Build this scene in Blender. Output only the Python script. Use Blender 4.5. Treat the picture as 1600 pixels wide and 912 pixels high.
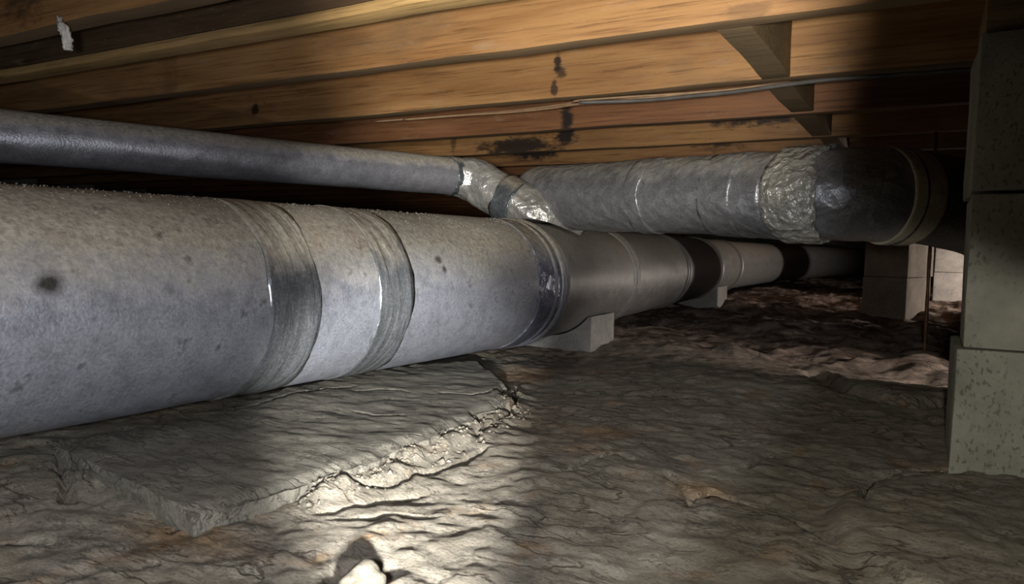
import bpy, bmesh, math, random
import numpy as np
from mathutils import Matrix, Vector

for o in list(bpy.data.objects):
    bpy.data.objects.remove(o, do_unlink=True)
scene = bpy.context.scene
COL = scene.collection
random.seed(7)
rng = np.random.default_rng(11)

# ------------------------------------------------------------------ camera
F, CX, CY = 1160.0, 800.0, 456.0           # focal length and centre in photo pixels (1600x912)
CAM = np.array([0.0, 0.0, 0.28])           # ground is z = 0, joist undersides z = JB
JB = 0.612
R = np.array([[0.8724211, 0.04663773, -0.48652476],
              [0.48836799, -0.04357745, 0.87154903],
              [0.01944556, -0.99796088, -0.06079426]])   # photo axes (right, down, forward) -> world
cd = bpy.data.cameras.new('camera')
cam = bpy.data.objects.new('camera', cd)
COL.objects.link(cam)
cd.sensor_width = 36.0
cd.lens = F / 1600.0 * 36.0
cd.clip_start = 0.02
M = Matrix(((R[0, 0], -R[0, 1], -R[0, 2], CAM[0]),
            (R[1, 0], -R[1, 1], -R[1, 2], CAM[1]),
            (R[2, 0], -R[2, 1], -R[2, 2], CAM[2]),
            (0, 0, 0, 1)))
cam.matrix_world = M
cd.dof.use_dof = True
cd.dof.focus_distance = 1.5
cd.dof.aperture_fstop = 13.0
scene.camera = cam

# ------------------------------------------------------------------ world, lights, exposure
w = bpy.data.worlds.new('world')
scene.world = w
w.use_nodes = True
w.node_tree.nodes['Background'].inputs[0].default_value = (0.8, 0.9, 1.0, 1)
w.node_tree.nodes['Background'].inputs[1].default_value = 0.004
scene.view_settings.view_transform = 'Standard'
scene.view_settings.look = 'None'
scene.view_settings.exposure = 0.0
scene.view_settings.gamma = 1.0
scene.view_settings.use_curve_mapping = False


def spot(name, loc, target, watts, angle, blend, color, size=0.02):
    l = bpy.data.lights.new(name, 'SPOT')
    l.energy = watts
    l.spot_size = math.radians(angle)
    l.spot_blend = blend
    l.color = color
    l.shadow_soft_size = size
    o = bpy.data.objects.new(name, l)
    COL.objects.link(o)
    o.location = loc
    o.rotation_euler = (Vector(target) - Vector(loc)).to_track_quat('-Z', 'Y').to_euler()
    return o


def look(u, v):
    return R @ (np.array([(u - CX) / F, (v - CY) / F, 1.0]) / math.hypot((u - CX) / F, (v - CY) / F, 1.0))


def torch(name, loc, axis_px, rim_px, watts, blend, color, size=0.02):
    """hand-held torch beside the camera: beam axis and beam rim given as viewing directions"""
    a, b = look(*axis_px), look(*rim_px)
    ang = 2 * math.degrees(math.acos(float(np.dot(a, b))))
    return spot(name, loc, tuple(np.array(loc) + a), watts, ang, blend, color, size)


# torches carried by the person taking the picture, a work lamp off to the right, and an added fill spot
torch('flood_torch', (-0.06, -0.05, 0.285), (380, 330), (1400, 260), 19.0, 0.14, (0.95, 0.96, 1.0), 0.02)
torch('joist_torch', (-0.03, -0.02, 0.285), (930, 50), (1385, 150), 84.0, 0.6, (1.0, 0.92, 0.78), 0.02)
torch('hand_torch', (-0.05, -0.05, 0.37), (680, 400), (885, 420), 58.0, 0.7, (1.0, 0.97, 0.90), 0.02)
torch('low_torch', (-0.06, 0.10, 0.12), (610, 475), (880, 475), 150.0, 0.75, (1.0, 0.98, 0.93), 0.015)
torch('low_torch_spill', (-0.06, 0.10, 0.12), (300, 440), (885, 440), 9.0, 0.22, (1.0, 0.98, 0.95), 0.015)
torch('head_torch', (0.03, -0.04, 0.30), (1250, 800), (1510, 400), 17.0, 0.25, (1.0, 0.96, 0.86), 0.02)
spot('work_lamp', (0.95, 4.70, 0.10), (-0.9, 4.75, 0.03), 60.0, 140, 0.4, (1.0, 0.86, 0.76), 0.04)
spot('far_soil_fill', (0.62, 1.72, 0.20), (-0.30, 1.98, 0.0), 24.0, 44, 0.8, (1.0, 0.87, 0.78), 0.03)  # unseen fill, added to brighten the soil beyond the near pier


# ------------------------------------------------------------------ helpers
def nrm(v):
    v = np.array(v, float)
    return v / np.linalg.norm(v)


def at(u, v, depth):
    """photo pixel at a known depth along the camera axis -> world point"""
    return CAM + R @ (np.array([(u - CX) / F, (v - CY) / F, 1.0]) * depth)


def atz(u, v, z):
    r = R @ np.array([(u - CX) / F, (v - CY) / F, 1.0])
    return CAM + r * (z - CAM[2]) / r[2]


def aty(u, v, y):
    r = R @ np.array([(u - CX) / F, (v - CY) / F, 1.0])
    return CAM + r * (y - CAM[1]) / r[1]


def hash2(ix, iy, seed):
    n = (ix.astype(np.int64) * 374761393 + iy.astype(np.int64) * 668265263 + seed * 974711) & 0x7fffffff
    n = ((n ^ (n >> 13)) * 1274126177) & 0x7fffffff
    n = n ^ (n >> 16)
    return (n & 0xffff) / 65535.0


def vnoise(x, y, seed=0):
    x = np.asarray(x, float); y = np.asarray(y, float)
    ix, iy = np.floor(x), np.floor(y)
    fx, fy = x - ix, y - iy
    fx = fx * fx * (3 - 2 * fx); fy = fy * fy * (3 - 2 * fy)
    a = hash2(ix, iy, seed); b = hash2(ix + 1, iy, seed)
    c = hash2(ix, iy + 1, seed); d = hash2(ix + 1, iy + 1, seed)
    return (a * (1 - fx) + b * fx) * (1 - fy) + (c * (1 - fx) + d * fx) * fy - 0.5


def fbm(x, y, octaves=4, seed=0):
    s, a = 0, 1.0
    for k in range(octaves):
        s = s + a * vnoise(x * 2 ** k, y * 2 ** k, seed + k * 17)
        a *= 0.5
    return s


def smooth(a, b, x):
    t = np.clip((x - a) / (b - a), 0, 1)
    return t * t * (3 - 2 * t)


def tag(o, label=None, cat=None, group=None, kind=None):
    if label: o['label'] = label
    if cat: o['category'] = cat
    if group: o['group'] = group
    if kind: o['kind'] = kind
    return o


def obj(name, verts, faces, mat, parent=None, origin=None, smooth_shade=True, sharp=None):
    verts = np.asarray(verts, float)
    org = np.array(parent.matrix_basis.translation if parent is not None else (origin if origin is not None else (0, 0, 0)), float)
    if parent is not None and origin is not None:
        org = np.array(origin, float)
    me = bpy.data.meshes.new(name)
    me.from_pydata([tuple(v) for v in verts - org], [], [tuple(f) for f in faces])
    me.update()
    bm = bmesh.new(); bm.from_mesh(me)
    bmesh.ops.recalc_face_normals(bm, faces=bm.faces)
    bm.to_mesh(me); bm.free()
    if smooth_shade:
        me.polygons.foreach_set('use_smooth', [True] * len(me.polygons))
        if sharp is not None:
            me.set_sharp_from_angle(angle=math.radians(sharp))
    me.materials.append(mat)
    o = bpy.data.objects.new(name, me)
    COL.objects.link(o)
    if parent is not None:
        o.parent = parent
        pl = np.array(parent.get('abs', (0, 0, 0)), float) if 'abs' in parent else np.array(parent.location)
        o.location = org - pl
    else:
        o.location = org
    return o


def empty(name, loc):
    o = bpy.data.objects.new(name, None)
    COL.objects.link(o)
    o.location = tuple(loc)
    o.empty_display_size = 0.05
    return o


def tube(path, radii, seg=64, rough=0.0, seed=0, freq=8.0, cap=True, wave=None):
    """surface swept along a path; returns verts, faces"""
    P = np.asarray(path, float); N = len(P)
    radii = np.broadcast_to(np.asarray(radii, float), (N,))
    T = np.gradient(P, axis=0)
    T /= np.linalg.norm(T, axis=1)[:, None]
    up = np.array([0, 0, 1.0])
    if abs(T[0][2]) > 0.9: up = np.array([1.0, 0, 0])
    n0 = nrm(up - T[0] * np.dot(up, T[0]))
    V = []
    ang = np.linspace(0, 2 * math.pi, seg, endpoint=False)
    s = np.concatenate([[0], np.cumsum(np.linalg.norm(np.diff(P, axis=0), axis=1))])
    for i in range(N):
        n0 = nrm(n0 - T[i] * np.dot(n0, T[i]))
        b = np.cross(T[i], n0)
        rr = np.full(seg, radii[i])
        if rough:
            rr = rr + rough * (fbm(s[i] * freq + 31 + np.cos(ang) * 2, np.sin(ang) * 2 + 13 + s[i] * freq * .31, 4, seed)) * 2
        if wave is not None:
            rr = rr + wave(s[i], ang)
        V.append(P[i] + np.outer(np.cos(ang) * rr, n0) + np.outer(np.sin(ang) * rr, b))
    V = np.concatenate(V)
    Fc = []
    for i in range(N - 1):
        for j in range(seg):
            k = (j + 1) % seg
            Fc.append((i * seg + j, i * seg + k, (i + 1) * seg + k, (i + 1) * seg + j))
    if cap:
        Fc.append(tuple(range(seg - 1, -1, -1)))
        Fc.append(tuple((N - 1) * seg + j for j in range(seg)))
    return V, Fc


def ring_band(path, r, thick, seg=96, rough=0.0, seed=0, edge=None):
    """a thin closed sleeve round a pipe (outer + inner skin)"""
    P = np.asarray(path, float)
    n = len(P)
    outer, _ = tube(P, np.asarray(r) + thick, seg, rough, seed, 30, False)
    inner, _ = tube(P, np.asarray(r) - 0.001, seg, 0, seed, 30, False)
    if edge is not None:                                   # ragged edges: shift the end rings along the axis
        d = nrm(P[-1] - P[0])
        a = np.linspace(0, 2 * math.pi, seg, endpoint=False)
        sh = edge(a)
        for A in (outer, inner):
            A[:seg] += np.outer(sh[0], d)
            A[-seg:] += np.outer(sh[1], d)
    V = np.concatenate([outer, inner]); o = n * seg
    Fc = []
    for i in range(n - 1):
        for j in range(seg):
            k = (j + 1) % seg
            Fc.append((i * seg + j, i * seg + k, (i + 1) * seg + k, (i + 1) * seg + j))
            Fc.append((o + i * seg + k, o + i * seg + j, o + (i + 1) * seg + j, o + (i + 1) * seg + k))
    for j in range(seg):
        k = (j + 1) % seg
        Fc.append((j, o + j, o + k, k))
        e = (n - 1) * seg
        Fc.append((e + k, o + e + k, o + e + j, e + j))
    return V, Fc


def smooth_path(pts, n):
    """Catmull-Rom through points, resampled"""
    P = np.asarray(pts, float)
    P = np.vstack([2 * P[0] - P[1], P, 2 * P[-1] - P[-2]])
    out = []
    m = len(P) - 3
    for i in range(m):
        p0, p1, p2, p3 = P[i:i + 4]
        for t in np.linspace(0, 1, n, endpoint=False):
            out.append(0.5 * ((2 * p1) + (-p0 + p2) * t + (2 * p0 - 5 * p1 + 4 * p2 - p3) * t * t + (-p0 + 3 * p1 - 3 * p2 + p3) * t ** 3))
    out.append(P[-2])
    return np.array(out)


def box(c0, c1, bevel=0.0, sub=None, jitter=0.0, seed=0, rz=0.0, rough_cut=None):
    """bevelled box with optional uneven surface"""
    c0 = np.array(c0, float); c1 = np.array(c1, float)
    ctr = (c0 + c1) / 2; sz = c1 - c0
    bm = bmesh.new()
    bmesh.ops.create_cube(bm, size=1.0)
    for v in bm.verts:
        v.co = Vector((v.co.x * sz[0], v.co.y * sz[1], v.co.z * sz[2]))
    if sub:
        for ax in range(3):
            if sub[ax] > 0:
                es = [e for e in bm.edges if abs((e.verts[1].co - e.verts[0].co).normalized()[ax]) > 0.9]
                bmesh.ops.subdivide_edges(bm, edges=es, cuts=sub[ax], use_grid_fill=True)
    if bevel:
        es = [e for e in bm.edges if len(e.link_faces) == 2 and e.calc_face_angle(0) > 0.5]
        bmesh.ops.bevel(bm, geom=es, offset=bevel, segments=2, affect='EDGES', profile=0.6)
    V = np.array([v.co for v in bm.verts])
    if jitter:
        V[:, 0] += jitter * fbm(V[:, 1] * 9 + seed, V[:, 2] * 9 + 3.3 + V[:, 0] * 3, 3, seed) * (1 if sz[0] < 1.5 else 0)
        V[:, 1] += jitter * fbm(V[:, 0] * 6 + seed, V[:, 2] * 9 + 7.7, 3, seed + 5)
        V[:, 2] += jitter * fbm(V[:, 0] * 6 + seed, V[:, 1] * 9 + 1.7, 3, seed + 9)
    if rz:
        c, s = math.cos(rz), math.sin(rz)
        V = np.stack([V[:, 0] * c - V[:, 1] * s, V[:, 0] * s + V[:, 1] * c, V[:, 2]], 1)
    bm.verts.index_update()
    Fc = [tuple(v.index for v in f.verts) for f in bm.faces]
    bm.free()
    return V + ctr, Fc


# ------------------------------------------------------------------ materials
class NT:
    def __init__(self, name):
        self.m = bpy.data.materials.new(name)
        self.m.use_nodes = True
        self.t = self.m.node_tree
        self.b = self.t.nodes['Principled BSDF']

    def n(self, typ, **kw):
        nd = self.t.nodes.new(typ)
        for k, v in kw.items():
            if k in ('inputs',):
                for a, b in v.items():
                    if hasattr(b, 'is_output') or isinstance(b, bpy.types.NodeSocket):
                        self.t.links.new(b, nd.inputs[a])
                    else:
                        nd.inputs[a].default_value = b
            else:
                setattr(nd, k, v)
        return nd

    def coord(self, scale=(1, 1, 1), kind='Object', loc=(0, 0, 0), rot=(0, 0, 0)):
        tc = self.n('ShaderNodeTexCoord')
        mp = self.n('ShaderNodeMapping', inputs={'Vector': tc.outputs[kind], 'Scale': scale, 'Location': loc, 'Rotation': rot})
        return mp.outputs[0]

    def pos(self, scale=(1, 1, 1), loc=(0, 0, 0), rot=(0, 0, 0)):
        g = self.n('ShaderNodeNewGeometry')
        mp = self.n('ShaderNodeMapping', inputs={'Vector': g.outputs['Position'], 'Scale': scale, 'Location': loc, 'Rotation': rot})
        return mp.outputs[0]

    def noise(self, vec, scale, detail=4, rough=0.55, dist=0.0):
        return self.n('ShaderNodeTexNoise', inputs={'Vector': vec, 'Scale': scale, 'Detail': detail, 'Roughness': rough, 'Distortion': dist}).outputs['Fac']

    def voro(self, vec, scale, feature='F1', rnd=1.0):
        v = self.n('ShaderNodeTexVoronoi', feature=feature)
        self.t.links.new(vec, v.inputs['Vector'])
        v.inputs['Scale'].default_value = scale
        v.inputs['Randomness'].default_value = rnd
        return v.outputs['Distance']

    def rng(self, val, a, b, c=0.0, d=1.0):
        return self.n('ShaderNodeMapRange', inputs={0: val, 1: a, 2: b, 3: c, 4: d}).outputs[0]

    def mix(self, fac, a, b, blend='MIX'):
        nd = self.n('ShaderNodeMix', data_type='RGBA', blend_type=blend)
        for i, x in ((0, fac), (6, a), (7, b)):
            if isinstance(x, bpy.types.NodeSocket):
                self.t.links.new(x, nd.inputs[i])
            else:
                nd.inputs[i].default_value = (*x, 1) if isinstance(x, tuple) and len(x) == 3 else x
        return nd.outputs[2]

    def math(self, op, a, b=0.0, clamp=False):
        nd = self.n('ShaderNodeMath', operation=op, use_clamp=clamp)
        for i, x in ((0, a), (1, b)):
            if isinstance(x, bpy.types.NodeSocket):
                self.t.links.new(x, nd.inputs[i])
            else:
                nd.inputs[i].default_value = x
        return nd.outputs[0]

    def bump(self, h, strength, dist, normal=None):
        nd = self.n('ShaderNodeBump', inputs={'Height': h, 'Strength': strength, 'Distance': dist})
        if normal is not None:
            self.t.links.new(normal, nd.inputs['Normal'])
        return nd.outputs[0]

    def normal_z(self):
        g = self.n('ShaderNodeNewGeometry')
        s = self.n('ShaderNodeSeparateXYZ', inputs={0: g.outputs['Normal']})
        return s.outputs[2]

    def blob(self, center, size, soft=1.0):
        """1 inside an ellipsoid patch in world space fading to 0 at its rim"""
        v = self.pos(scale=tuple(1.0 / s for s in size), loc=tuple(-c / s for c, s in zip(center, size)))
        ln = self.n('ShaderNodeVectorMath', operation='LENGTH', inputs={0: v}).outputs['Value']
        return self.rng(ln, 1.0, 1.0 - soft, 0.0, 1.0)

    def out(self, **kw):
        for k, v in kw.items():
            k = k.replace('_', ' ')
            if isinstance(v, bpy.types.NodeSocket):
                self.t.links.new(v, self.b.inputs[k])
            else:
                self.b.inputs[k].default_value = (*v, 1) if isinstance(v, tuple) else v
        return self.m


def wood(name, seed, c_lo, c_hi, stains=(), grey=0.5):
    m = NT(name)
    v = m.pos(scale=(1.0, 6.0, 9.0), loc=(seed * 3.7, seed * 1.3, seed * 2.1))
    g1 = m.noise(v, 3.0, 6, 0.6, 0.6)
    v2 = m.pos(scale=(2.5, 60.0, 90.0), loc=(seed, 0, seed))
    g2 = m.noise(v2, 2.0, 5, 0.65, 0.3)
    fac = m.math('ADD', m.math('MULTIPLY', g1, 0.75), m.math('MULTIPLY', g2, 0.35))
    col = m.mix(m.rng(fac, 0.35, 0.75), c_lo, c_hi)
    col = m.mix(m.math('MULTIPLY', m.rng(g2, 0.46, 0.34), 0.6), col, tuple(x * 0.45 for x in c_lo))
    # blotchy grey weathering and water marks
    bl = m.noise(m.pos(scale=(1.6, 3, 4), loc=(seed * 9, 0, 0)), 2.2, 5, 0.65)
    col = m.mix(m.math('MULTIPLY', m.rng(bl, 0.55, 0.72), 0.45), col, (0.12, 0.085, 0.055))
    pale = m.noise(m.pos(scale=(3, 8, 12), loc=(0, seed * 5, 0)), 3.0, 6, 0.7)
    col = m.mix(m.math('MULTIPLY', m.rng(pale, 0.58, 0.72), 0.35), col, (0.42, 0.33, 0.24))
    fleck = m.noise(m.pos(scale=(4, 10, 10), loc=(seed, 1, 2)), 32, 4, 0.7)
    col = m.mix(m.math('MULTIPLY', m.rng(fleck, 0.66, 0.74), 0.6), col, (0.60, 0.47, 0.32))
    edge = m.noise(m.pos(scale=(9, 20, 20)), 3.0, 5, 0.7)
    for (x, z, sx, sz, st) in stains:
        b = m.blob((x, 0, z), (sx, 50, sz), 1.0)
        k = m.rng(m.math('ADD', b, m.math('MULTIPLY', m.math('SUBTRACT', edge, 0.5), 1.6)), 0.25, 0.62)
        col = m.mix(m.math('MULTIPLY', k, st), col, (0.022, 0.014, 0.012))
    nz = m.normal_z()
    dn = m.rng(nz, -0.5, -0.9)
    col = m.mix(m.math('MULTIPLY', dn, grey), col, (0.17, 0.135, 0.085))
    bh = m.math('ADD', m.math('MULTIPLY', g2, 0.7), m.math('MULTIPLY', edge, 0.5))
    return m.out(Base_Color=col, Roughness=m.rng(g1, 0.3, 0.7, 0.55, 0.8), Normal=m.bump(bh, 0.5, 0.003))


def metal(name, seed, c_metal, dust=0.8, dust_lo=0.15, dust_hi=0.75, rough=(0.38, 0.55), metallic=0.55, grain=1.0, crinkle=0.0,
          crinkle_scale=40.0, crinkle_map=(1, 1, 1), spots=(), rust=0.0, dust_col=(0.36, 0.33, 0.27), spec_dusty=0.8):
    m = NT(name)
    v = m.pos(loc=(seed, seed * 2, 0))
    fine = m.noise(v, 260, 3, 0.6)
    mid = m.noise(v, 34, 5, 0.65)
    big = m.noise(v, 5, 4, 0.6)
    col = m.mix(m.rng(mid, 0.3, 0.7), tuple(x * 0.78 for x in c_metal), tuple(x * 1.18 for x in c_metal))
    col = m.mix(m.math('MULTIPLY', m.rng(fine, 0.5, 0.7), 0.25), col, (0.62, 0.63, 0.66))
    col = m.mix(m.math('MULTIPLY', m.rng(fine, 0.46, 0.34), 0.35), col, tuple(x * 0.4 for x in c_metal))
    nz = m.normal_z()
    t = m.math('ADD', nz, m.math('ADD', m.math('MULTIPLY', m.math('SUBTRACT', big, 0.5), 0.7), m.math('MULTIPLY', m.math('SUBTRACT', mid, 0.5), 0.5)))
    dm = m.math('MULTIPLY', m.rng(t, dust_lo, dust_hi), dust)
    dn = m.noise(v, 120, 4, 0.7)
    dcol = m.mix(m.rng(dn, 0.35, 0.65), tuple(x * 0.6 for x in dust_col), tuple(x * 1.15 for x in dust_col))
    brown = m.noise(v, 7, 5, 0.65)
    dcol = m.mix(m.math('MULTIPLY', m.rng(brown, 0.5, 0.68), 0.5), dcol, (0.23, 0.165, 0.105))
    col = m.mix(dm, col, dcol)
    if rust:
        rn = m.noise(m.pos(loc=(3, seed, 1)), 16, 6, 0.7)
        col = m.mix(m.math('MULTIPLY', m.rng(rn, 0.62, 0.72), rust), col, (0.28, 0.18, 0.08))
    for (c, s, st, sc) in spots:
        b = m.blob(c, s, 1.0)
        k = m.rng(m.math('ADD', b, m.math('MULTIPLY', m.math('SUBTRACT', mid, 0.5), 1.5)), 0.15, 0.7)
        col = m.mix(m.math('MULTIPLY', k, st), col, sc)
    ro = m.math('ADD', m.rng(mid, 0.3, 0.7, rough[0], rough[1]), m.math('MULTIPLY', dm, 0.45), True)
    me_ = m.math('MULTIPLY', m.math('SUBTRACT', 1.0, dm), metallic, True)
    nrml = m.bump(m.math('ADD', fine, m.math('MULTIPLY', mid, 1.0)), 0.45 * grain, 0.0018)
    nrml = m.bump(dn, m.math('MULTIPLY', dm, 0.55), 0.003, nrml)
    if crinkle:
        cv = m.pos(scale=crinkle_map, loc=(seed, 0, seed))
        wob = m.n('ShaderNodeVectorMath', operation='ADD', inputs={0: cv, 1: m.n('ShaderNodeVectorMath', operation='SCALE', inputs={
            0: m.n('ShaderNodeTexNoise', inputs={'Vector': cv, 'Scale': crinkle_scale * .6, 'Detail': 3}).outputs['Color'], 'Scale': 0.02}).outputs[0]}).outputs[0]
        cr = m.voro(wob, crinkle_scale, 'F1')
        cr2 = m.noise(wob, crinkle_scale * 0.9, 3, 0.6, 1.2)
        nrml = m.bump(m.math('ADD', cr, cr2), crinkle, 0.008, nrml)
    return m.out(Base_Color=col, Metallic=me_, Roughness=ro, Normal=nrml)


def soil(name, c_lo, c_hi, slab=False):
    m = NT(name)
    p = m.pos()
    big = m.noise(p, 2.4, 5, 0.6)
    mid = m.noise(p, 14, 6, 0.65, 0.4)
    fine = m.noise(m.pos(scale=(1, 1.7, 1)), 95, 5, 0.7)
    flake = m.noise(m.pos(scale=(0.8, 1.25, 1), rot=(0, 0, math.radians(-14))), 52, 7, 0.68, 0.5)
    col = m.mix(m.rng(mid, 0.32, 0.68), c_lo, c_hi)
    if not slab:
        col = m.mix(m.math('MULTIPLY', m.rng(big, 0.52, 0.66), 0.6), col, (0.29, 0.235, 0.165))
        # patches of ochre clay
        for (c, s) in (((-0.60, 0.455, 0), (0.13, 0.05, 1)), ((-0.83, 0.28, 0), (0.2, 0.12, 1)), ((-0.77, 1.42, 0), (0.12, 0.14, 1)),
                       ((-0.22, 0.86, 0), (0.07, 0.05, 1)), ((-0.4, 1.03, 0), (0.06, 0.05, 1))):
            b = m.blob(c, s, 1.0)
            k = m.rng(m.math('ADD', b, m.math('MULTIPLY', m.math('SUBTRACT', mid, 0.5), 1.6)), 0.1, 0.8)
            col = m.mix(m.math('MULTIPLY', k, 0.6), col, (0.27, 0.15, 0.055))
        # reddish, blotchy soil with dark patches farther back
        sy = m.n('ShaderNodeSeparateXYZ', inputs={0: p}).outputs[1]
        fy = m.rng(m.math('ADD', sy, m.math('MULTIPLY', m.math('SUBTRACT', big, 0.5), 0.8)), 1.5, 2.2)
        pat = m.noise(m.pos(scale=(1, 1.2, 1)), 9, 6, 0.7, 0.5)
        rd = m.mix(m.rng(pat, 0.42, 0.58), (0.09, 0.062, 0.047), (0.42, 0.325, 0.27))
        col = m.mix(fy, col, rd)
    grit0 = m.noise(m.pos(scale=(0.8, 1.5, 1)), 260, 4, 0.75)
    dk = m.math('MAXIMUM', m.rng(fine, 0.45, 0.32), m.rng(grit0, 0.43, 0.33))
    col = m.mix(m.math('MULTIPLY', dk, 0.62), col, tuple(x * 0.35 for x in c_lo))
    col = m.mix(m.math('MULTIPLY', m.rng(grit0, 0.56, 0.66), 0.35), col, tuple(min(1, x * 1.5) for x in c_hi))
    col = m.mix(m.math('MULTIPLY', m.rng(fine, 0.6, 0.75), 0.4), col, (0.55, 0.52, 0.46))
    cv = m.pos(scale=(0.6, 1.5, 1), rot=(0, 0, math.radians(-14)))
    wob = m.n('ShaderNodeVectorMath', operation='ADD', inputs={0: cv, 1: m.n('ShaderNodeVectorMath', operation='SCALE', inputs={
        0: m.n('ShaderNodeTexNoise', inputs={'Vector': cv, 'Scale': 18.0, 'Detail': 5}).outputs['Color'], 'Scale': 0.09}).outputs[0]}).outputs[0]
    crk = m.rng(m.voro(wob, 13.0, 'DISTANCE_TO_EDGE'), 0.0, 0.035)
    where = m.rng(m.noise(p, 5, 3), 0.47, 0.56)
    crk = m.math('MAXIMUM', crk, m.math('SUBTRACT', 1.0, where))
    rn = m.noise(m.pos(scale=(0.45, 1.5, 1), rot=(0, 0, math.radians(-14))), 16, 7, 0.72, 0.8)
    ridge = m.rng(m.math('ABSOLUTE', m.math('SUBTRACT', rn, 0.5)), 0.0, 0.014)
    rgate = m.rng(m.noise(p, 7, 4), 0.44, 0.52)
    ridge = m.math('MAXIMUM', ridge, m.math('SUBTRACT', 1.0, rgate))
    col = m.mix(m.math('MULTIPLY', m.math('SUBTRACT', 1.0, ridge), 0.6), col, (0.045, 0.035, 0.025))
    crack_col = m.math('MULTIPLY', m.math('SUBTRACT', 1.0, crk), 0.0 if slab else 0.55)
    col = m.mix(crack_col, col, (0.04, 0.028, 0.02))
    grit = m.noise(p, 330, 3, 0.7)
    h = m.math('ADD', m.math('ADD', m.math('MULTIPLY', flake, 0.8), m.math('MULTIPLY', fine, 0.75)), m.math('MULTIPLY', grit, 0.42))
    n1 = m.bump(h, 0.5 if not slab else 0.4, 0.007)
    n1 = m.bump(m.noise(m.pos(scale=(0.8, 1.5, 1)), 260, 4, 0.75), 0.75, 0.0035, n1)
    n2 = m.bump(m.math('MINIMUM', crk, ridge), 0.7, 0.005, n1)
    return m.out(Base_Color=col, Roughness=0.92, Normal=n2, Specular_IOR_Level=0.25)


def concrete(name, seed, c=(0.33, 0.33, 0.27), pit=1.0):
    m = NT(name)
    v = m.pos(loc=(seed, seed, seed))
    mid = m.noise(v, 9, 6, 0.65)
    fine = m.noise(v, 150, 4, 0.7)
    col = m.mix(m.rng(mid, 0.3, 0.7), tuple(x * 0.62 for x in c), tuple(x * 1.15 for x in c))
    pits = m.rng(m.noise(m.pos(scale=(1, 1, .6), loc=(seed, 2, 1)), 190, 3, 0.6), 0.42, 0.35)
    gate = m.rng(m.noise(v, 6, 3), 0.42, 0.56)
    pt = m.math('MULTIPLY', pits, gate)
    col = m.mix(m.math('MULTIPLY', pt, 0.5 * pit), col, tuple(x * 0.2 for x in c))
    h = m.math('SUBTRACT', m.math('MULTIPLY', fine, 0.5), pt)
    return m.out(Base_Color=col, Roughness=0.9, Normal=m.bump(h, 0.6, 0.004), Specular_IOR_Level=0.3)


def plain(name, c, rough=0.7, metallic=0.0, var=0.35, scale=40, bump=0.3):
    m = NT(name)
    v = m.pos()
    k = m.noise(v, scale, 5, 0.6)
    col = m.mix(m.rng(k, 0.3, 0.7), tuple(x * (1 - var) for x in c), tuple(min(1, x * (1 + var)) for x in c))
    return m.out(Base_Color=col, Roughness=rough, Metallic=metallic, Normal=m.bump(k, bump, 0.003))


M_soil = soil('soil', (0.20, 0.178, 0.14), (0.36, 0.33, 0.275))
M_slab = soil('slab_crust', (0.15, 0.142, 0.118), (0.235, 0.22, 0.185), slab=True)
M_conc = [concrete('block_concrete_%d' % k, k * 3.1) for k in range(3)]
M_conc_far = concrete('block_concrete_far', 4.4, (0.27, 0.23, 0.18))
M_wall = concrete('foundation_concrete', 8.0, (0.42, 0.40, 0.37))
M_ceil = plain('subfloor_boards', (0.16, 0.095, 0.045), 0.8)
M_footing = concrete('support_block', 2.2, (0.36, 0.36, 0.34), 0.3)
M_stone = plain('stone', (0.17, 0.155, 0.12), 0.95, 0, 0.45, 110, 0.7)
M_plaster = plain('white_foam', (0.55, 0.53, 0.49), 0.9, 0, 0.3, 90, 0.6)
M_tanwire = plain('tan_wire', (0.33, 0.22, 0.13), 0.5, 0, 0.25, 30, 0.1)
M_greywire = plain('grey_wire', (0.10, 0.095, 0.09), 0.5, 0, 0.25, 30, 0.1)
M_rod = plain('rusty_rod', (0.16, 0.085, 0.05), 0.6, 0.4, 0.5, 60, 0.3)
M_nail = plain('steel', (0.35, 0.35, 0.36), 0.4, 0.8)

# ------------------------------------------------------------------ the setting
# ground: an uneven soil surface, dense where it lies close to the camera


def axis(parts):
    out = []
    for a, b, st in parts:
        out += list(np.arange(a, b - 1e-9, st))
    out.append(parts[-1][1])
    return np.array(out)


gx = axis([(-5.2, -2.4, 0.10), (-2.4, -1.3, 0.025), (-1.3, 0.45, 0.0055), (0.45, 1.2, 0.03), (1.2, 2.6, 0.12)])
gy = axis([(-1.5, 0.2, 0.05), (0.2, 1.6, 0.0055), (1.6, 2.6, 0.010), (2.6, 4.2, 0.025), (4.2, 10.0, 0.08)])
GX, GY = np.meshgrid(gx, gy)

cracks = [([(1075, 797), (1082, 778), (1112, 768), (1150, 780), (1185, 793), (1215, 801)], 0.004, 0.014),
          ([(1345, 792), (1352, 770), (1370, 748), (1390, 738), (1440, 735), (1490, 737)], 0.005, 0.014),
          ([(1245, 818), (1275, 838), (1300, 850)], 0.003, 0.008),
          ([(1160, 735), (1185, 715), (1200, 710)], 0.003, 0.010),
          ([(275, 820), (300, 806), (330, 815), (400, 792), (450, 778), (500, 772), (560, 760), (600, 758), (650, 744), (720, 722), (760, 705)], 0.004, 0.014),
          ([(500, 800), (540, 792), (580, 782), (600, 772), (660, 766)], 0.0035, 0.010),
          ([(520, 812), (570, 806), (610, 795), (680, 800)], 0.003, 0.008),
          ([(740, 690), (775, 668), (800, 650), (812, 625), (800, 600)], 0.004, 0.014),
          ([(880, 740), (940, 720), (960, 715), (985, 722)], 0.003, 0.008),
          ([(100, 700), (98, 740), (104, 780)], 0.006, 0.020),
          ([(0, 845), (50, 838), (90, 846)], 0.003, 0.009),
          ([(1040, 745), (1060, 760), (1075, 775)], 0.003, 0.007),
          ([(1275, 585), (1285, 600), (1310, 618), (1360, 633), (1420, 645), (1475, 640)], 0.03, 0.03)]


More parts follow.
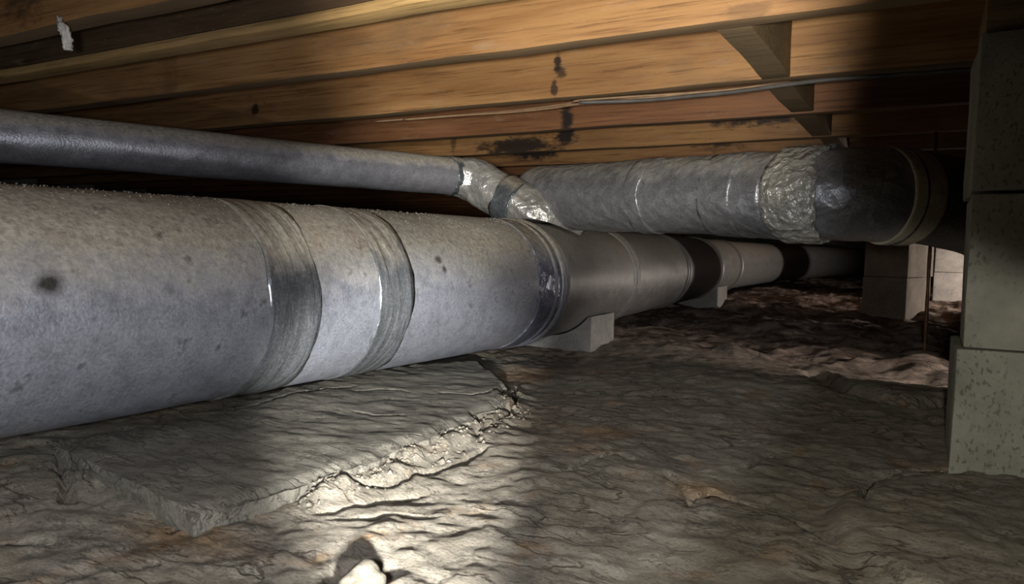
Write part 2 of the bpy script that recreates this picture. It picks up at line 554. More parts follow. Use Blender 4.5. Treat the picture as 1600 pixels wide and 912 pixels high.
def poly_dist(X, Y, pts):
    d = np.full(X.shape, 9.0)
    for a, b in zip(pts[:-1], pts[1:]):
        ab = b - a; L = ab @ ab
        t = np.clip(((X - a[0]) * ab[0] + (Y - a[1]) * ab[1]) / L, 0, 1)
        d = np.minimum(d, np.hypot(X - a[0] - t * ab[0], Y - a[1] - t * ab[1]))
    return d


def ground_base(X, Y):
    far = smooth(1.5, 2.1, Y)
    z = 0.010 * fbm(X * 3, Y * 3, 4, 3) + 0.007 * fbm(X * 11, Y * 16, 4, 5) + 0.0045 * fbm(X * 48, Y * 54, 3, 8)
    z += far * (0.05 * fbm(X * 2.2 + 5, Y * 2.2, 4, 21) + 0.035 * fbm(X * 7, Y * 9, 3, 23))
    z += 0.022 * np.exp(-((Y - 1.55) / 0.22) ** 2) * smooth(-0.75, -0.45, X)          # low ridge before the far soil
    # rounded pad of hard soil in front of the pier
    e = np.hypot((X - 0.15) / 0.235, (Y - 0.86) / 0.225) + 0.10 * fbm(X * 5, Y * 5, 2, 31)
    z += 0.014 * smooth(1.04, 0.93, e)
    e2 = np.hypot((X + 0.17) / 0.10, (Y - 0.73) / 0.10)
    z += 0.006 * smooth(1.1, 0.8, e2)
    # shallow soil bank under the ducts
    z += 0.010 * smooth(-0.75, -1.1, X) * (1 - far)
    return z


back_px = [(100, 697), (190, 674), (270, 660), (340, 641), (480, 600), (600, 577), (690, 567), (745, 563)]
front_px = [(300, 795), (400, 770), (470, 747), (545, 724), (640, 691), (700, 668), (750, 645), (780, 618), (792, 598)]
ZT = 0.024


def chain(px, n):
    P = np.array([atz(u, v, ZT)[:2] for u, v in px])
    s = np.concatenate([[0], np.cumsum(np.linalg.norm(np.diff(P, axis=0), axis=1))]); s /= s[-1]
    t = np.linspace(0, 1, n)
    return np.stack([np.interp(t, s, P[:, 0]), np.interp(t, s, P[:, 1])], 1)


GZ = ground_base(GX, GY)
bank = poly_dist(GX + 0.012 * fbm(GX * 20, GY * 20, 3, 91), GY + 0.012 * fbm(GX * 20, GY * 20 + 5, 3, 92), chain(front_px, 24)[5:])
GZ += 0.012 * np.exp(-(bank / 0.035) ** 2) * (1 + 1.2 * fbm(GX * 30, GY * 30, 3, 93))     # crumbly bank along the slab's broken edge
wobx = GX + 0.010 * fbm(GX * 25, GY * 25, 3, 41)
woby = GY + 0.010 * fbm(GX * 25 + 9, GY * 25, 3, 43)
for pts, wd, dp in cracks:
    P = np.array([atz(u, v, 0.0)[:2] for u, v in pts])
    d = poly_dist(wobx, woby, P)
    GZ = GZ - dp * smooth(wd * 1.5, wd * 0.3, d) * (0.6 + 0.8 * (vnoise(GX * 18, GY * 18, 51) + .5))
# small stepped flakes in the strongly lit patch, with raised lips
fl = fbm(GX * 9 - GY * 3, GY * 26 + GX * 7, 3, 61)
q = np.floor(fl * 9) / 9.0
GZ += 0.010 * (q * 0.9) * smooth(-0.9, -0.6, GX) * smooth(-0.10, -0.35, GX) * smooth(0.95, 0.7, GY) * 0.6
# the hollow round the half-buried stone
st = atz(566, 893, 0.0)
GZ -= 0.012 * smooth(0.036, 0.028, np.hypot(GX - st[0], GY - st[1]))
ny, nx = GX.shape
V = np.stack([GX.ravel(), GY.ravel(), GZ.ravel()], 1)
idx = np.arange(nx * ny).reshape(ny, nx)
Fq = np.stack([idx[:-1, :-1].ravel(), idx[:-1, 1:].ravel(), idx[1:, 1:].ravel(), idx[1:, :-1].ravel()], 1)
me = bpy.data.meshes.new('floor')
me.vertices.add(len(V)); me.vertices.foreach_set('co', V.ravel())
me.loops.add(Fq.size); me.loops.foreach_set('vertex_index', Fq.ravel())
me.polygons.add(len(Fq)); me.polygons.foreach_set('loop_start', np.arange(0, Fq.size, 4)); me.polygons.foreach_set('loop_total', np.full(len(Fq), 4))
me.update(calc_edges=True)
me.polygons.foreach_set('use_smooth', np.ones(len(Fq), bool))
me.materials.append(M_soil)
floor = bpy.data.objects.new('floor', me); COL.objects.link(floor)
tag(floor, 'uneven bare soil floor of the crawl space, cracked and flaky', None, None, 'structure')


def ground_at(x, y):
    i = np.clip(np.searchsorted(gx, x), 0, nx - 1); j = np.clip(np.searchsorted(gy, y), 0, ny - 1)
    return GZ[j, i]


def structure(name, c0, c1, mat, label):
    v, f = box(c0, c1)
    o = obj(name, v, f, mat, origin=((c0[0] + c1[0]) / 2, (c0[1] + c1[1]) / 2, c0[2]), smooth_shade=False)
    return tag(o, label, None, None, 'structure')


JH = 0.184
structure('ceiling', (-5.1, -1.4, JB + JH), (2.5, 9.6, JB + JH + 0.02), M_ceil, 'board subfloor above the joists')
structure('wall_back', (-5.1, 9.4, -0.1), (2.5, 9.6, JB + JH), M_wall, 'pale concrete foundation wall far behind the ducts')
structure('wall_left', (-5.3, -1.4, -0.1), (-5.1, 9.6, JB + JH), M_wall, 'foundation wall on the left in the dark')
structure('wall_right', (2.5, -1.4, -0.1), (2.7, 9.6, JB + JH), M_wall, 'foundation wall on the right in the dark')
structure('wall_front', (-5.3, -1.6, -0.1), (2.7, -1.4, JB + JH), M_wall, 'foundation wall behind the viewer')

# ------------------------------------------------------------------ floor joists and blocking
OR_LO, OR_HI = (0.25, 0.115, 0.04), (0.47, 0.265, 0.105)
RD_LO, RD_HI = (0.17, 0.066, 0.028), (0.32, 0.15, 0.065)
jz = JB + 0.09
joists = [
    (0.680, 'nearest floor joist at the top left, with a white scrap hanging from it', OR_LO, OR_HI, ((-1.3, jz, .1, .12, .6),)),
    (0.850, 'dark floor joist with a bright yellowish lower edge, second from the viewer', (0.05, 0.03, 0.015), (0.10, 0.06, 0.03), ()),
    (1.108, 'broad bright orange floor joist, third from the viewer', OR_LO, OR_HI, ((-0.24, JB + .01, .05, .02, .35), (-1.52, JB + .1, .05, .2, .25))),
    (1.505, 'bright orange floor joist with wires running along its underside', OR_LO, OR_HI, ((-0.735, JB + .078, .016, .04, .95), (-0.728, JB + .055, .02, .02, .8), (-0.742, JB + .02, .013, .035, .85), (-1.69, JB + .045, .022, .03, .9))),
    (1.903, 'reddish brown floor joist just beyond the wires', RD_LO, RD_HI, ((-0.90, JB + .03, .03, .07, 1.0),)),
    (2.310, 'orange floor joist with a long black mould stain above the pipe elbow', OR_LO, OR_HI, ((-1.09, JB + .05, .06, .07, 1.0), (-1.27, JB + .02, .26, .05, .95), (-0.46, JB + .07, .24, .05, .95), (-1.55, JB + 0.05, .02, .06, .6))),
    (2.690, 'stained floor joist just above the upper duct', RD_LO, OR_HI, ((-1.42, JB + .06, .22, .06, 1.0), (-0.66, JB + .06, .15, .05, .9))),
    (3.060, 'first dark floor joist beyond the stained one above the upper duct', RD_LO, RD_HI, ()), (3.450, 'second dark floor joist beyond the stained one above the upper duct', RD_LO, RD_HI, ()), (3.850, None, RD_LO, RD_HI, ()), (4.250, None, RD_LO, RD_HI, ()),
    (4.650, None, RD_LO, RD_HI, ()), (5.050, None, RD_LO, RD_HI, ()), (5.450, None, RD_LO, RD_HI, ()), (5.850, None, RD_LO, RD_HI, ())] + [(6.25 + 0.4 * q, None, RD_LO, RD_HI, ()) for q in range(8)]
M_edge = wood('lower_edge_wood', 41.0, (0.36, 0.22, 0.085), (0.52, 0.35, 0.15), (), 0.0)
for k, (y, lab, lo, hi, stn) in enumerate(joists):
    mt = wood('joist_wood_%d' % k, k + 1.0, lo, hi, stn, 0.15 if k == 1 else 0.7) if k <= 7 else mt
    v, f = box((-5.0, y, JB), (2.4, y + 0.04, JB + JH - .002), 0.003, (60, 0, 3), 0.004, k)
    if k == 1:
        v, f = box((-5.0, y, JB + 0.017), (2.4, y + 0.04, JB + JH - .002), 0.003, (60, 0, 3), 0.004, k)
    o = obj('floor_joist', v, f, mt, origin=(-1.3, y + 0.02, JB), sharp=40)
    if k == 1:  # this joist has darker wood and a separate, paler lower edge
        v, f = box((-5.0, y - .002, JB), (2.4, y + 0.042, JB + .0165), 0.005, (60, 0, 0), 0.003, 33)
        obj('lower_edge', v, f, M_edge, o, origin=(-1.3, y + 0.02, JB), sharp=40)['label'] = 'pale yellowish lower edge'
    tag(o, lab or 'one of the dark far floor joists at the back of the crawl space', 'joist', 'floor joists')
M_blk = wood('blocking_wood', 23.0, (0.17, 0.11, 0.05), (0.30, 0.21, 0.11), (), 0.35)
blabs = ['blocking between the third and fourth joists, nearest and largest with a pale right side',
         'blocking between the wired joist and the reddish joist',
         'short blocking between the reddish joist and the mould stained joist',
         'farthest visible blocking, just above the upper duct']
for k in range(4):
    y0, y1 = joists[k + 2][0] + 0.041, joists[k + 3][0] - 0.001
    x0 = -0.300 + (0.004, -0.004, -0.008, 0.006)[k]
    v, f = box((x0, y0, JB + 0.001), (x0 + 0.052, y1, JB + JH - .003), 0.003, (0, 6, 2), 0.003, 50 + k)
    o = obj('joist_blocking', v, f, M_blk, origin=(x0 + .026, (y0 + y1) / 2, JB), sharp=40)
    tag(o, blabs[k], 'blocking', 'blocking between the joists')

# ------------------------------------------------------------------ main trunk duct
dN = nrm([0.07968116, 0.9968204, 0.0])
latN = np.array([-dN[1], dN[0], 0.0])
A0 = np.array([-0.9930272, 0.07937795, -0.0865 + CAM[2]])
RM = 0.1497


def mt_(t): return A0 + dN * t


T_END = 1.49
dF = R @ np.array([(1350 - CX) / F, (397 - CY) / F, 1.0]); dF[2] = 0; dF = nrm(dF)
PF = mt_(T_END)


def surf(t, elev):
    """point on the camera side of the near duct section"""
    e = math.radians(elev)
    return mt_(t) - latN * RM * math.cos(e) + np.array([0, 0, RM * math.sin(e)])


duct = empty('trunk_duct', mt_(0.6) * np.array([1, 1, 0]))
tag(duct, 'large round grey main duct crossing the picture, wrapped with two dark tape bands', 'duct')
sp = [(tuple(surf(0.385, 15)), (0.02, 0.022, 0.022), 1.0, (0.035, 0.033, 0.03)),
      (tuple(surf(1.045, 24)), (0.012, 0.014, 0.012), 0.9, (0.05, 0.045, 0.04)),
      (tuple(surf(1.055, 17)), (0.009, 0.010, 0.012), 0.9, (0.05, 0.045, 0.04))]
M_trunk = metal('trunk_wrap', 1.0, (0.30, 0.315, 0.37), 0.95, 0.02, 0.62, (0.36, 0.5), 0.5, 1.0, 0.0, 40, spots=sp, rust=0.10)
M_trunk_far = metal('trunk_far_metal', 4.0, (0.24, 0.24, 0.235), 0.75, 0.1, 0.8, (0.40, 0.50), 0.35, 0.5, dust_col=(0.24, 0.22, 0.18))
M_tape = metal('duct_tape', 6.0, (0.20, 0.215, 0.235), 0.95, 0.30, 0.60, (0.20, 0.28), 0.6, 0.12, 0.5, 30, crinkle_map=(0.22, 1.6, 0.22))
M_tape_d = metal('dark_tape', 9.0, (0.15, 0.17, 0.19), 0.9, 0.45, 0.8, (0.2, 0.32), 0.6, 0.2, 0.3, 60)

ts = np.linspace(-1.3, T_END, 170)
v, f = tube([mt_(t) for t in ts], RM, 128, 0.0014, 2, 6)
obj('duct_section', v, f, M_trunk, duct)
far_pts = [PF - dF * 0.015, PF + dF * 0.8, PF + dF * 1.6, PF + dF * 2.4, PF + dF * 3.1]
far_pts += [np.array([-1.06, 6.0, PF[2]]), np.array([-0.93, 7.5, PF[2]]), np.array([-0.70, 9.25, PF[2]])]
far_path = smooth_path(far_pts, 22)
v, f = tube(far_path, RM * 0.985, 96, 0.001, 5, 5)
obj('duct_section', v, f, M_trunk_far, duct)


def saddle(V):
    """fit a branch against the main duct: points that would lie inside it rest on its surface"""
    V = np.array(V, float)
    for base, d, lo, hi in ((mt_(0.0), dN, -2.0, T_END + .02), (PF, dF, -0.02, 3.0)):
        s_ = (V - base) @ d
        foot = base + np.outer(s_, d)
        q_ = V - foot
        r_ = np.linalg.norm(q_, axis=1)
        k_ = (s_ > lo) & (s_ < hi) & (r_ < RM + 0.0065)
        V[k_] = foot[k_] + q_[k_] / r_[k_, None] * (RM + 0.0065)
    return V


def ragged(seed, a):
    def fn(ang):
        c, s = np.cos(ang) * 2.2 + 7, np.sin(ang) * 2.2 + 7
        return a * fbm(c, s, 4, seed), a * fbm(c + 20, s, 4, seed)
    return fn


def tape_wave(path_t, r, thick, mat, parent, seed, name='tape_band'):
    v, f = ring_band(path_t, r, thick, 160, 0.0009, seed, ragged(seed, 0.010))
    return obj(name, v, f, mat, parent)


tape_wave([mt_(t) for t in np.linspace(0.664, 0.758, 12)], RM, 0.0011, M_tape, duct, 3)['label'] = 'dark glossy tape band on the left, dusty above'
tape_wave([mt_(t) for t in np.linspace(0.880, 0.964, 12)], RM, 0.0011, M_tape, duct, 4)['label'] = 'wrinkled silver tape band in the middle'
# pale mesh strip beside each tape band
M_strip = metal('dusty_strip', 12.0, (0.29, 0.30, 0.30), 0.95, 0.2, 0.7, (0.4, 0.55), 0.4, 0.4)
# joint sleeve and its two raised beads
tape_wave([mt_(t) for t in np.linspace(1.375, 1.468, 12)], RM, 0.0016, metal('joint_tape', 15.0, (0.22, 0.235, 0.33), 0.9, 0.25, 0.7, (0.22, 0.34), 0.6, 0.4, 0.3, 40), duct, 5, 'joint_sleeve')


def bead(center, d, r, h, wid, mat, parent, name='joint_bead'):
    n = 9
    s = np.linspace(-wid, wid, n)
    v, f = ring_band([center + d * x for x in s], r + h * np.cos(s / wid * math.pi / 2), 0.0004, 128)
    return obj(name, v, f, mat, parent)


bead(mt_(1.448), dN, RM, 0.004, 0.008, M_trunk, duct)
bead(mt_(1.485), dN, RM, 0.005, 0.010, M_trunk, duct)
for s in (0.56, 0.60, 1.30, 1.34, 2.05, 2.10, 2.75):
    bead(PF + dF * s, dF, RM * 0.985, 0.006, 0.011, M_trunk_far, duct)
# dust crumbs lying along the top of the near section (uncountable)
cv, cf = [], []
for k in range(2200):
    t = rng.uniform(0.15, 1.47); e = math.radians(rng.uniform(48, 128)); s = rng.uniform(0.0005, 0.0016) * (1.0 if rng.random() < .95 else 1.6)
    c = mt_(t) - latN * (RM + .0004) * math.cos(e) + np.array([0, 0, (RM + .0004) * math.sin(e)])
    b = len(cv)
    q = rng.normal(size=(4, 3)); q /= np.linalg.norm(q, axis=1)[:, None]
    base = np.array([[1, 1, 1], [-1, -1, 1], [-1, 1, -1], [1, -1, -1]]) * 0.6 + q * 0.4
    cv += list(c + base * s); cf += [(b, b + 1, b + 2), (b, b + 3, b + 1), (b, b + 2, b + 3), (b + 1, b + 3, b + 2)]
o = obj('dust_crumbs', cv, cf, plain('dust', (0.25, 0.225, 0.18), 0.95), duct, smooth_shade=False)
o['kind'] = 'stuff'

# ------------------------------------------------------------------ small branch pipe
ds = R @ np.array([(2270 - CX) / F, (405 - CY) / F, 1.0]); ds[2] = 0; ds = nrm(ds)
ls = np.array([-ds[1], ds[0], 0])
D2 = 1.65
B0 = ls * D2 * math.cos(math.radians(6.3)) + np.array([0, 0, 0.1098 * D2 + CAM[2]])
RB = 0.0291 * D2
# where the straight part ends (photo column 712)
best = min(np.arange(-1, 5, 0.005), key=lambda t: abs((lambda c: CX + F * c[0] / c[2] if c[2] > 0 else 9e9)(R.T @ (B0 + ds * t - CAM)) - 714))
E0 = B0 + ds * best
pipe = empty('branch_pipe', (E0 + np.array(B0 - ds * 0.2)) / 2)
tag(pipe, 'slim grey pipe under the joists at left ending in a taped elbow', 'pipe')
M_pipe = metal('branch_metal', 21.0, (0.34, 0.345, 0.39), 0.9, 0.25, 0.62, (0.34, 0.46), 0.55, 0.8)
M_elbow = metal('elbow_foil', 24.0, (0.44, 0.44, 0.43), 0.5, 0.3, 0.9, (0.26, 0.38), 0.55, 0.4, 0.45, 44, dust_col=(0.40, 0.38, 0.31))
v, f = tube([B0 + ds * t for t in np.linspace(-1.2, best, 90)], RB, 72, 0.0009, 7, 8)
obj('pipe_run', v, f, M_pipe, pipe)
dep = (R.T @ (E0 - CAM))[2]
ep = smooth_path([E0 - ds * 0.006, at(742, 282, dep + .01), at(778, 303, dep - .005), at(815, 322, dep - .035), at(850, 334, dep - .045), at(905, 338, dep - .02)], 14)
er = np.interp(np.linspace(0, 1, len(ep)), [0, .10, .25, .5, .75, 1], [RB * 1.0, RB * 1.1, RB * 1.22, RB * 1.26, RB * 1.24, RB * 1.15])
v, f = tube(ep, er, 72, 0.003, 9, 16)
elb = obj('elbow', saddle(v), f, M_elbow, pipe)
v, f = ring_band([E0 + ds * s for s in np.linspace(-0.028, 0.008, 6)], RB, 0.0022, 72, 0.001, 11, ragged(8, .008))
obj('tape_band', v, f, M_tape_d, pipe)
i0, i1 = int(len(ep) * .46), int(len(ep) * .60)
v, f = ring_band(ep[i0:i1], er[i0:i1], 0.0042, 72, 0.001, 12, ragged(9, .006))
v = saddle(v)
obj('tape_band', v, f, M_tape_d, pipe)

# ------------------------------------------------------------------ upper duct with its elbow
RU = 0.084
upc = [at(812, 316, 2.02), at(862, 308, 1.955), at(960, 308, 1.80), at(1100, 305, 1.60), at(1225, 305.5, 1.445)]
pu = np.array(upc[-1])
hd0 = math.atan2(pu[1] - upc[-2][1], pu[0] - upc[-2][0])
el, cur, n_el = [], pu.copy(), 10
for i in range(n_el):                                      # the bend: heading swings from the run direction to away-and-right
    h = hd0 + (math.radians(50) - hd0) * smooth(0.10, 1.0, (i + 0.5) / n_el)
    cur = cur + np.array([math.cos(h), math.sin(h), -0.02]) * 0.0238
    el.append(cur.copy())
hv = nrm(el[-1] - el[-2])
up1 = smooth_path(upc[:2], 10)
udt = empty('upper_duct', (pu + np.array(upc[2])) / 2)
tag(udt, 'foil wrapped duct below the joists curving away at the right', 'duct')
M_foil = metal('foil_wrap', 31.0, (0.32, 0.33, 0.36), 0.75, 0.35, 0.95, (0.30, 0.42), 0.6, 0.7, 0.32, 42)
M_patch = metal('crinkled_foil', 35.0, (0.60, 0.59, 0.53), 0.45, 0.3, 1.0, (0.24, 0.36), 0.45, 0.5, 0.8, 60, dust_col=(0.42, 0.40, 0.33))
M_bandtan = metal('tan_band', 37.0, (0.62, 0.57, 0.43), 0.3, 0.2, 0.9, (0.4, 0.5), 0.1, 0.6)
line = smooth_path(upc, 24)
n0 = 24
ur = np.full(len(line), RU)
k = np.linspace(0, 1, 20)
ur[:20] = RU * np.sqrt(np.clip(1 - (1 - k) ** 2, 0.10, 1))
v, f = tube(line, ur, 96, 0.0026, 14, 14)
obj('duct_run', saddle(v), f, M_foil, udt)
elp = smooth_path([pu - nrm(pu - upc[-2]) * 0.01, pu] + el, 16)
v, f = tube(elp, RU * 1.015, 96, 0.0024, 16, 14)
obj('elbow', v, f, M_foil, udt)
tl = [el[-1] - hv * 0.004, el[-1] + hv * 0.06, el[-1] + hv * 0.2 + np.array([0, .02, -.02]), el[-1] + hv * 0.5 + np.array([0, .06, -.09]), el[-1] + hv * 1.0 + np.array([.1, .1, -.12])]
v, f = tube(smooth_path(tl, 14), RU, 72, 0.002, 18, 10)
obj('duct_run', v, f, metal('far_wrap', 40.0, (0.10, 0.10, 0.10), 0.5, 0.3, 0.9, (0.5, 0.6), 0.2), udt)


def along(path, a, b):
    s = np.concatenate([[0], np.cumsum(np.linalg.norm(np.diff(path, axis=0), axis=1))])
    out = []
    for x in np.linspace(a, b, 12):
        out.append([np.interp(x, s, path[:, i]) for i in range(3)])
    return np.array(out)


Lu = np.linalg.norm(np.diff(line, axis=0), axis=1).sum()
Le = np.linalg.norm(np.diff(elp, axis=0), axis=1).sum()


def near_u(path, u):
    c = (path - CAM) @ R
    uu = CX + F * c[:, 0] / c[:, 2]
    s = np.concatenate([[0], np.cumsum(np.linalg.norm(np.diff(path, axis=0), axis=1))])
    return float(np.interp(u, uu, s))


for ua, ub, sd in ((1012, 1034, 1), (1128, 1180, 2)):
    p = along(line, near_u(line, ua), near_u(line, ub))
    v, f = ring_band(p, np.full(len(p), RU), 0.0024, 96, 0.0012, 20 + sd, ragged(20 + sd, .008))
    obj('tape_band', v, f, M_foil, udt)
p = along(elp, 0.020, 0.096)
v, f = ring_band(p, np.full(len(p), RU * 1.015), 0.0050, 128, 0.0045, 25, lambda a: (0.004 * fbm(np.cos(a) * 3 + 5, np.sin(a) * 3 + 5, 3, 2), 0.035 * fbm(np.cos(a) * 1.3 + 15, np.sin(a) * 1.3 + 5, 4, 3)))
obj('foil_patch', v, f, M_patch, udt)['label'] = 'bright crinkled foil patch'
p = along(elp, Le - 0.055, Le - 0.002)
v, f = ring_band(p, np.full(len(p), RU * 1.015), 0.0035, 96, 0.001, 27)
obj('end_collar', v, f, M_bandtan, udt)['label'] = 'tan collar at the far end of the elbow'
v, f = ring_band(p[3:5], np.full(2, RU * 1.015), 0.0048, 96, 0.0, 27)
obj('collar_seam', v, f, M_tape_d, udt)

# ------------------------------------------------------------------ concrete block piers


def pier(name, x0, y0, wx, wy, z_lo, mats, label, offs, rz=0.0, cap=True, group=None):
    root = empty(name, (x0 + wx / 2, y0 + wy / 2, 0))
    tag(root, label, 'pier', group)
    z = z_lo
    hh = 0.196
    k = 0
    while z + hh <= JB - 0.02:
        ox, oy = offs[k % len(offs)]
        v, f = box((x0 + ox, y0 + oy, z), (x0 + ox + wx, y0 + oy + wy, z + hh), 0.003, (10, 5, 5), 0.003, 70 + k, rz + (0.012, -0.02, 0.01)[k % 3])
        obj('concrete_block', v, f, mats[k % len(mats)], root, sharp=50)
        z += hh + 0.002
        k += 1
    v, f = box((x0 + .01, y0 + .01, z), (x0 + wx - .01, y0 + wy - .01, JB), 0.003, None, 0, 5, rz)
    obj('wood_shim', v, f, M_blk, root, sharp=40)
    return root


pier('block_pier', 0.040, 1.112, 0.395, 0.195, -0.035, M_conc, 'large grey concrete block pier standing at the right edge', ((-0.004, 0.0), (0.006, -0.004), (0.004, 0.0)))
pier('block_pier', -0.215, 3.72, 0.19, 0.30, -0.02, [M_conc_far], 'small dark block pier far back, lit along its right edge', ((0, 0), (0.006, 0.0), (0.003, 0)), rz=-0.32)
pier('block_pier', 0.035, 5.2, 0.19, 0.30, -0.02, [M_wall], 'farthest block pier, seen in the gap beside the thin rod', ((0, 0), (0.006, 0.0)), rz=0.0)
pier('block_pier', -1.95, 5.3, 0.30, 0.30, -0.02, [M_conc_far], 'dim block pier at the back under the far end of the main duct', ((0, 0), (0.006, 0.0)), rz=0.0)

# ------------------------------------------------------------------ blocks carrying the main duct


def support(x1, y0, y1, label):
    yc = (y0 + y1) / 2
    s = (yc - PF[1]) / dF[1]
    c = PF + dF * s
    v, f = box((x1 - 0.22, y0, -0.03), (x1, y1, 0.12), 0.0, (24, 6, 3), 0.0, 0)
    rel = v[:, :2] - PF[:2]
    off = rel[:, 0] * dF[1] - rel[:, 1] * dF[0]
    cradle = PF[2] - np.sqrt(np.maximum(RM ** 2 - off ** 2, 1e-6)) - 0.0012            # hollowed to the round of the duct
    v[:, 2] = np.where(v[:, 2] > 0.119, np.minimum(0.10, cradle), np.minimum(v[:, 2], cradle - 0.002))
    o = obj('support_block', v, f, M_footing, origin=(x1 - .115, yc, 0.0), sharp=50)
    tag(o, label, 'block', 'blocks under the main duct')


support(-0.765, 1.80, 1.965, 'pale concrete support block under the main duct, the nearer one')
support(-0.900, 3.70, 3.90, 'small pale support block under the main duct, the farther one')

# ------------------------------------------------------------------ crusted slab in front of the duct
nu, nv = 220, 80
bc, fc = chain(back_px, nu), chain(front_px, nu)
rag = np.stack([fbm(np.linspace(0, 22, nu), np.zeros(nu), 4, 3), fbm(np.linspace(0, 22, nu), np.ones(nu) * 5, 4, 4)], 1)
fc = fc + rag * 0.020 * smooth(0.12, 0.4, np.linspace(0, 1, nu))[:, None]
bc = bc + rag[::-1] * 0.016
S = np.linspace(0, 1, nv)[:, None, None]
G = bc[None] * (1 - S) + fc[None] * S
X, Y = G[..., 0], G[..., 1]
Z = ZT + 0.006 * fbm(X * 5, Y * 5, 3, 71) + 0.003 * fbm(X * 22, Y * 40, 4, 73)
edge_d = (1 - S[..., 0]) * np.ones_like(X)
Z -= 0.006 * smooth(0.06, 0.0, edge_d)
for pts, wd, dp in [([(560, 640), (590, 648), (620, 650)], 0.003, .006), ([(555, 608), (600, 606), (640, 612)], .003, .006), ([(690, 612), (740, 618), (770, 610)], .003, .008),
                    ([(560, 600), (500, 606), (430, 622), (360, 640)], .003, .006)]:
    P = np.array([atz(u, v_, ZT)[:2] for u, v_ in pts])
    d = poly_dist(X + 0.01 * fbm(X * 25, Y * 25, 3, 1), Y + 0.01 * fbm(X * 25, Y * 25 + 7, 3, 2), P)
    Z -= dp * smooth(wd * 1.4, wd * .3, d)
top = np.stack([X, Y, Z], -1).reshape(-1, 3)
idx = np.arange(nu * nv).reshape(nv, nu)
Fc = [(a, b, c, d) for a, b, c, d in zip(idx[:-1, :-1].ravel(), idx[:-1, 1:].ravel(), idx[1:, 1:].ravel(), idx[1:, :-1].ravel())]
rim = list(idx[0, :]) + list(idx[1:, -1]) + list(idx[-1, -2::-1]) + list(idx[-2:0:-1, 0])
V = [tuple(p) for p in top]
cen = top[:, :2].mean(0)
lev = [rim]
for kz, (zz, pull) in enumerate(((0.016, -0.003), (0.008, 0.000), (-0.03, 0.004))):
    cur = []
    for i, r_ in enumerate(rim):
        p = top[r_]
        dirv = nrm(p[:2] - cen)
        j = pull * -1 + 0.008 * fbm(np.array(i * .07), np.array(kz * 3.1), 3, 77)
        cur.append(len(V)); V.append((p[0] + dirv[0] * j, p[1] + dirv[1] * j, zz + 0.004 * fbm(np.array(i * .09), np.array(kz * 2.), 3, 79)))
    a = lev[-1]
    for i in range(len(rim)):
        k2 = (i + 1) % len(rim)
        Fc.append((a[i], cur[i], cur[k2], a[k2]))
    lev.append(cur)
Fc.append(tuple(lev[-1][::-1]))
slab = obj('crusted_slab', V, Fc, M_slab, origin=(cen[0], cen[1], 0.0), sharp=50)
tag(slab, 'flat grey crusted slab with a broken right edge lying in front of the main duct', 'slab')

# clods and crumbs broken off along the slab's ragged edge (uncountable)
cv, cf = [], []
for k in range(420):
    s = rng.uniform(0.18, 1.0); i = int(s * (nu - 1))
    p = fc[i]; dirv = nrm(p - cen)
    dd = abs(rng.normal(0.0, 0.022)) + 0.004
    x, y = p + dirv * dd + rng.normal(0, .006, 2)
    sz = rng.uniform(0.001, 0.004) * (1.4 if rng.random() < .12 else 1)
    b = len(cv)
    base = np.array([[1, 0, 0], [-1, 0, 0], [0, 1, 0], [0, -1, 0], [0, 0, .7], [0, 0, -.7]]) * rng.uniform(.6, 1.2, (6, 1)) + rng.normal(0, .15, (6, 3))
    a = rng.uniform(0, 6.28); c_, s_ = math.cos(a), math.sin(a)
    base = base @ np.array([[c_, s_, 0], [-s_, c_, 0], [0, 0, 1]])
    cv += list(base * sz + np.array([x, y, ground_at(x, y) + sz * .35]))
    for q_ in ((0, 2, 4), (2, 1, 4), (1, 3, 4), (3, 0, 4), (2, 0, 5), (1, 2, 5), (3, 1, 5), (0, 3, 5)):
        cf.append(tuple(b + z for z in q_))
o = obj('soil_crumbs', cv, cf, M_soil, origin=(cen[0], cen[1], 0.0), smooth_shade=False)
tag(o, 'crumbled soil clods along the broken edge of the slab', 'soil', None, 'stuff')


# half-buried stone at the bottom edge
def rock(c, size, seed, mat, name, label, cat, rz=0, group=None):
    bm = bmesh.new(); bmesh.ops.create_icosphere(bm, subdivisions=4, radius=1.0)
    P = np.array([v.co for v in bm.verts])
    n = fbm(P[:, 0] * 1.6 + seed, P[:, 1] * 1.6 + P[:, 2] * .9, 4, seed)
    P = P * (1 + 0.30 * n[:, None]) * np.array(size)
    c_, s_ = math.cos(rz), math.sin(rz)
    P = np.stack([P[:, 0] * c_ - P[:, 1] * s_, P[:, 0] * s_ + P[:, 1] * c_, P[:, 2]], 1) + np.array(c)
    Fc = [tuple(v.index for v in f.verts) for f in bm.faces]; bm.free()
    o = obj(name, P, Fc, mat, origin=c)
    return tag(o, label, cat, group)


s0 = atz(566, 908, 0.01)
rock((s0[0], s0[1], 0.003), (0.019, 0.030, 0.019), 3, M_stone, 'stone', 'pale rounded stone half buried at the bottom edge', 'stone', rz=0.5)

# ------------------------------------------------------------------ wires, rod, hanging scrap


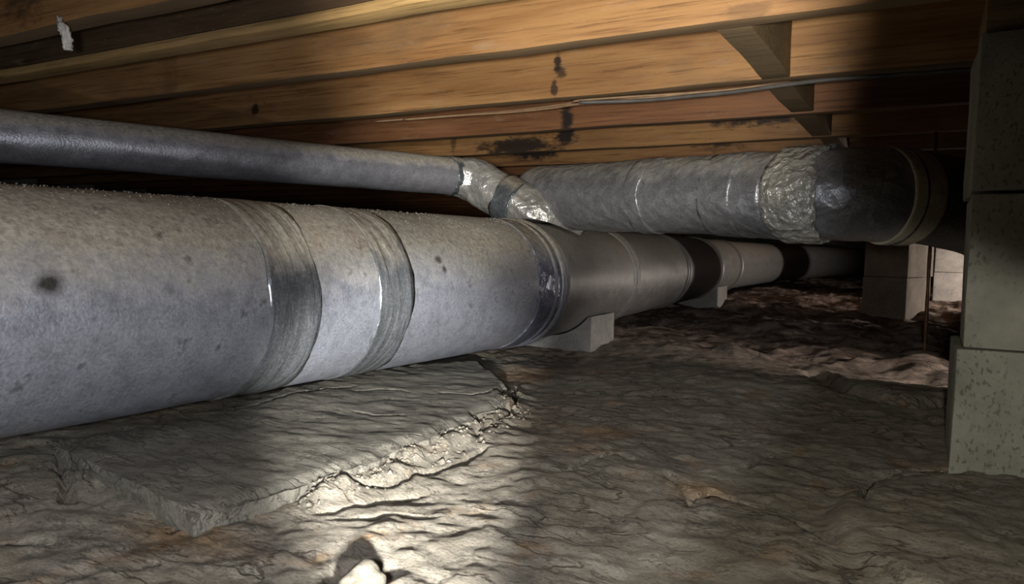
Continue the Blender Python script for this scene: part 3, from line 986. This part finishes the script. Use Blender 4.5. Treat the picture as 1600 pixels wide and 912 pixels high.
def wire(pts, r, mat, label, seed):
    P = smooth_path(pts, 12)
    v, f = tube(P, r, 10)
    o = obj('electrical_wire', v, f, mat, origin=P[len(P) // 2])
    return tag(o, label, 'wire', 'wires under the joists')


zw = JB - 0.006
wire([atz(u, v, zw) for u, v in ((585, 190), (700, 181), (800, 173), (885, 162), (905, 157), (985, 151), (1050, 147), (1130, 141), (1190, 134), (1260, 127))], 0.0024, M_tanwire, 'pale tan wire under the joist, the straighter upper strand', 1)
wire([atz(u, v, zw - 0.004) for u, v in ((630, 187), (720, 180), (800, 175), (860, 169), (900, 163), (960, 157), (1010, 153), (1080, 148))], 0.0026, M_tanwire, 'pale tan wire under the joist, the sagging lower strand', 2)
wire([atz(u, v, zw - 0.009) for u, v in ((905, 160), (1000, 157), (1080, 150), (1150, 143), (1230, 132), (1300, 124), (1400, 117), (1560, 106))], 0.0042, M_greywire, 'dark grey cable crossing under the blocking to the right', 3)

rb = np.array([0.004, 2.33, 0.0])
rz0 = ground_at(rb[0], rb[1])
P = [np.array([rb[0], rb[1], z]) for z in np.linspace(rz0 - .03, JB - 0.001, 16)]
v, f = tube(P, 0.0045, 10, 0.0008, 3, 30)
o = obj('metal_rod', v, f, M_rod, origin=(rb[0], rb[1], rz0))
tag(o, 'thin rusty rod standing upright between the far pier and the near pier', 'rod')

# torn white scrap hanging from the nearest joist
hp = aty(101, 62, 0.675)
pth = smooth_path([np.array([hp[0] - .018, 0.676, JB + 0.016]), np.array([hp[0] - .006, 0.673, JB + 0.006]), np.array([hp[0] + .002, 0.674, JB - .004]), np.array([hp[0] + .001, 0.676, JB - .022]), np.array([hp[0] + .004, 0.676, JB - .034])], 8)
pth = pth - np.array([0.0, 0.0, 0.010])
v, f = tube(pth, np.interp(np.linspace(0, 1, len(pth)), [0, .3, .5, 1], [.003, .0055, .0065, .0045]), 20, 0.005, 5, 90)
o = obj('foam_scrap', v, f, M_plaster, origin=(hp[0], 0.69, JB))
tag(o, 'torn white scrap hanging from the nearest joist at top left', 'scrap')
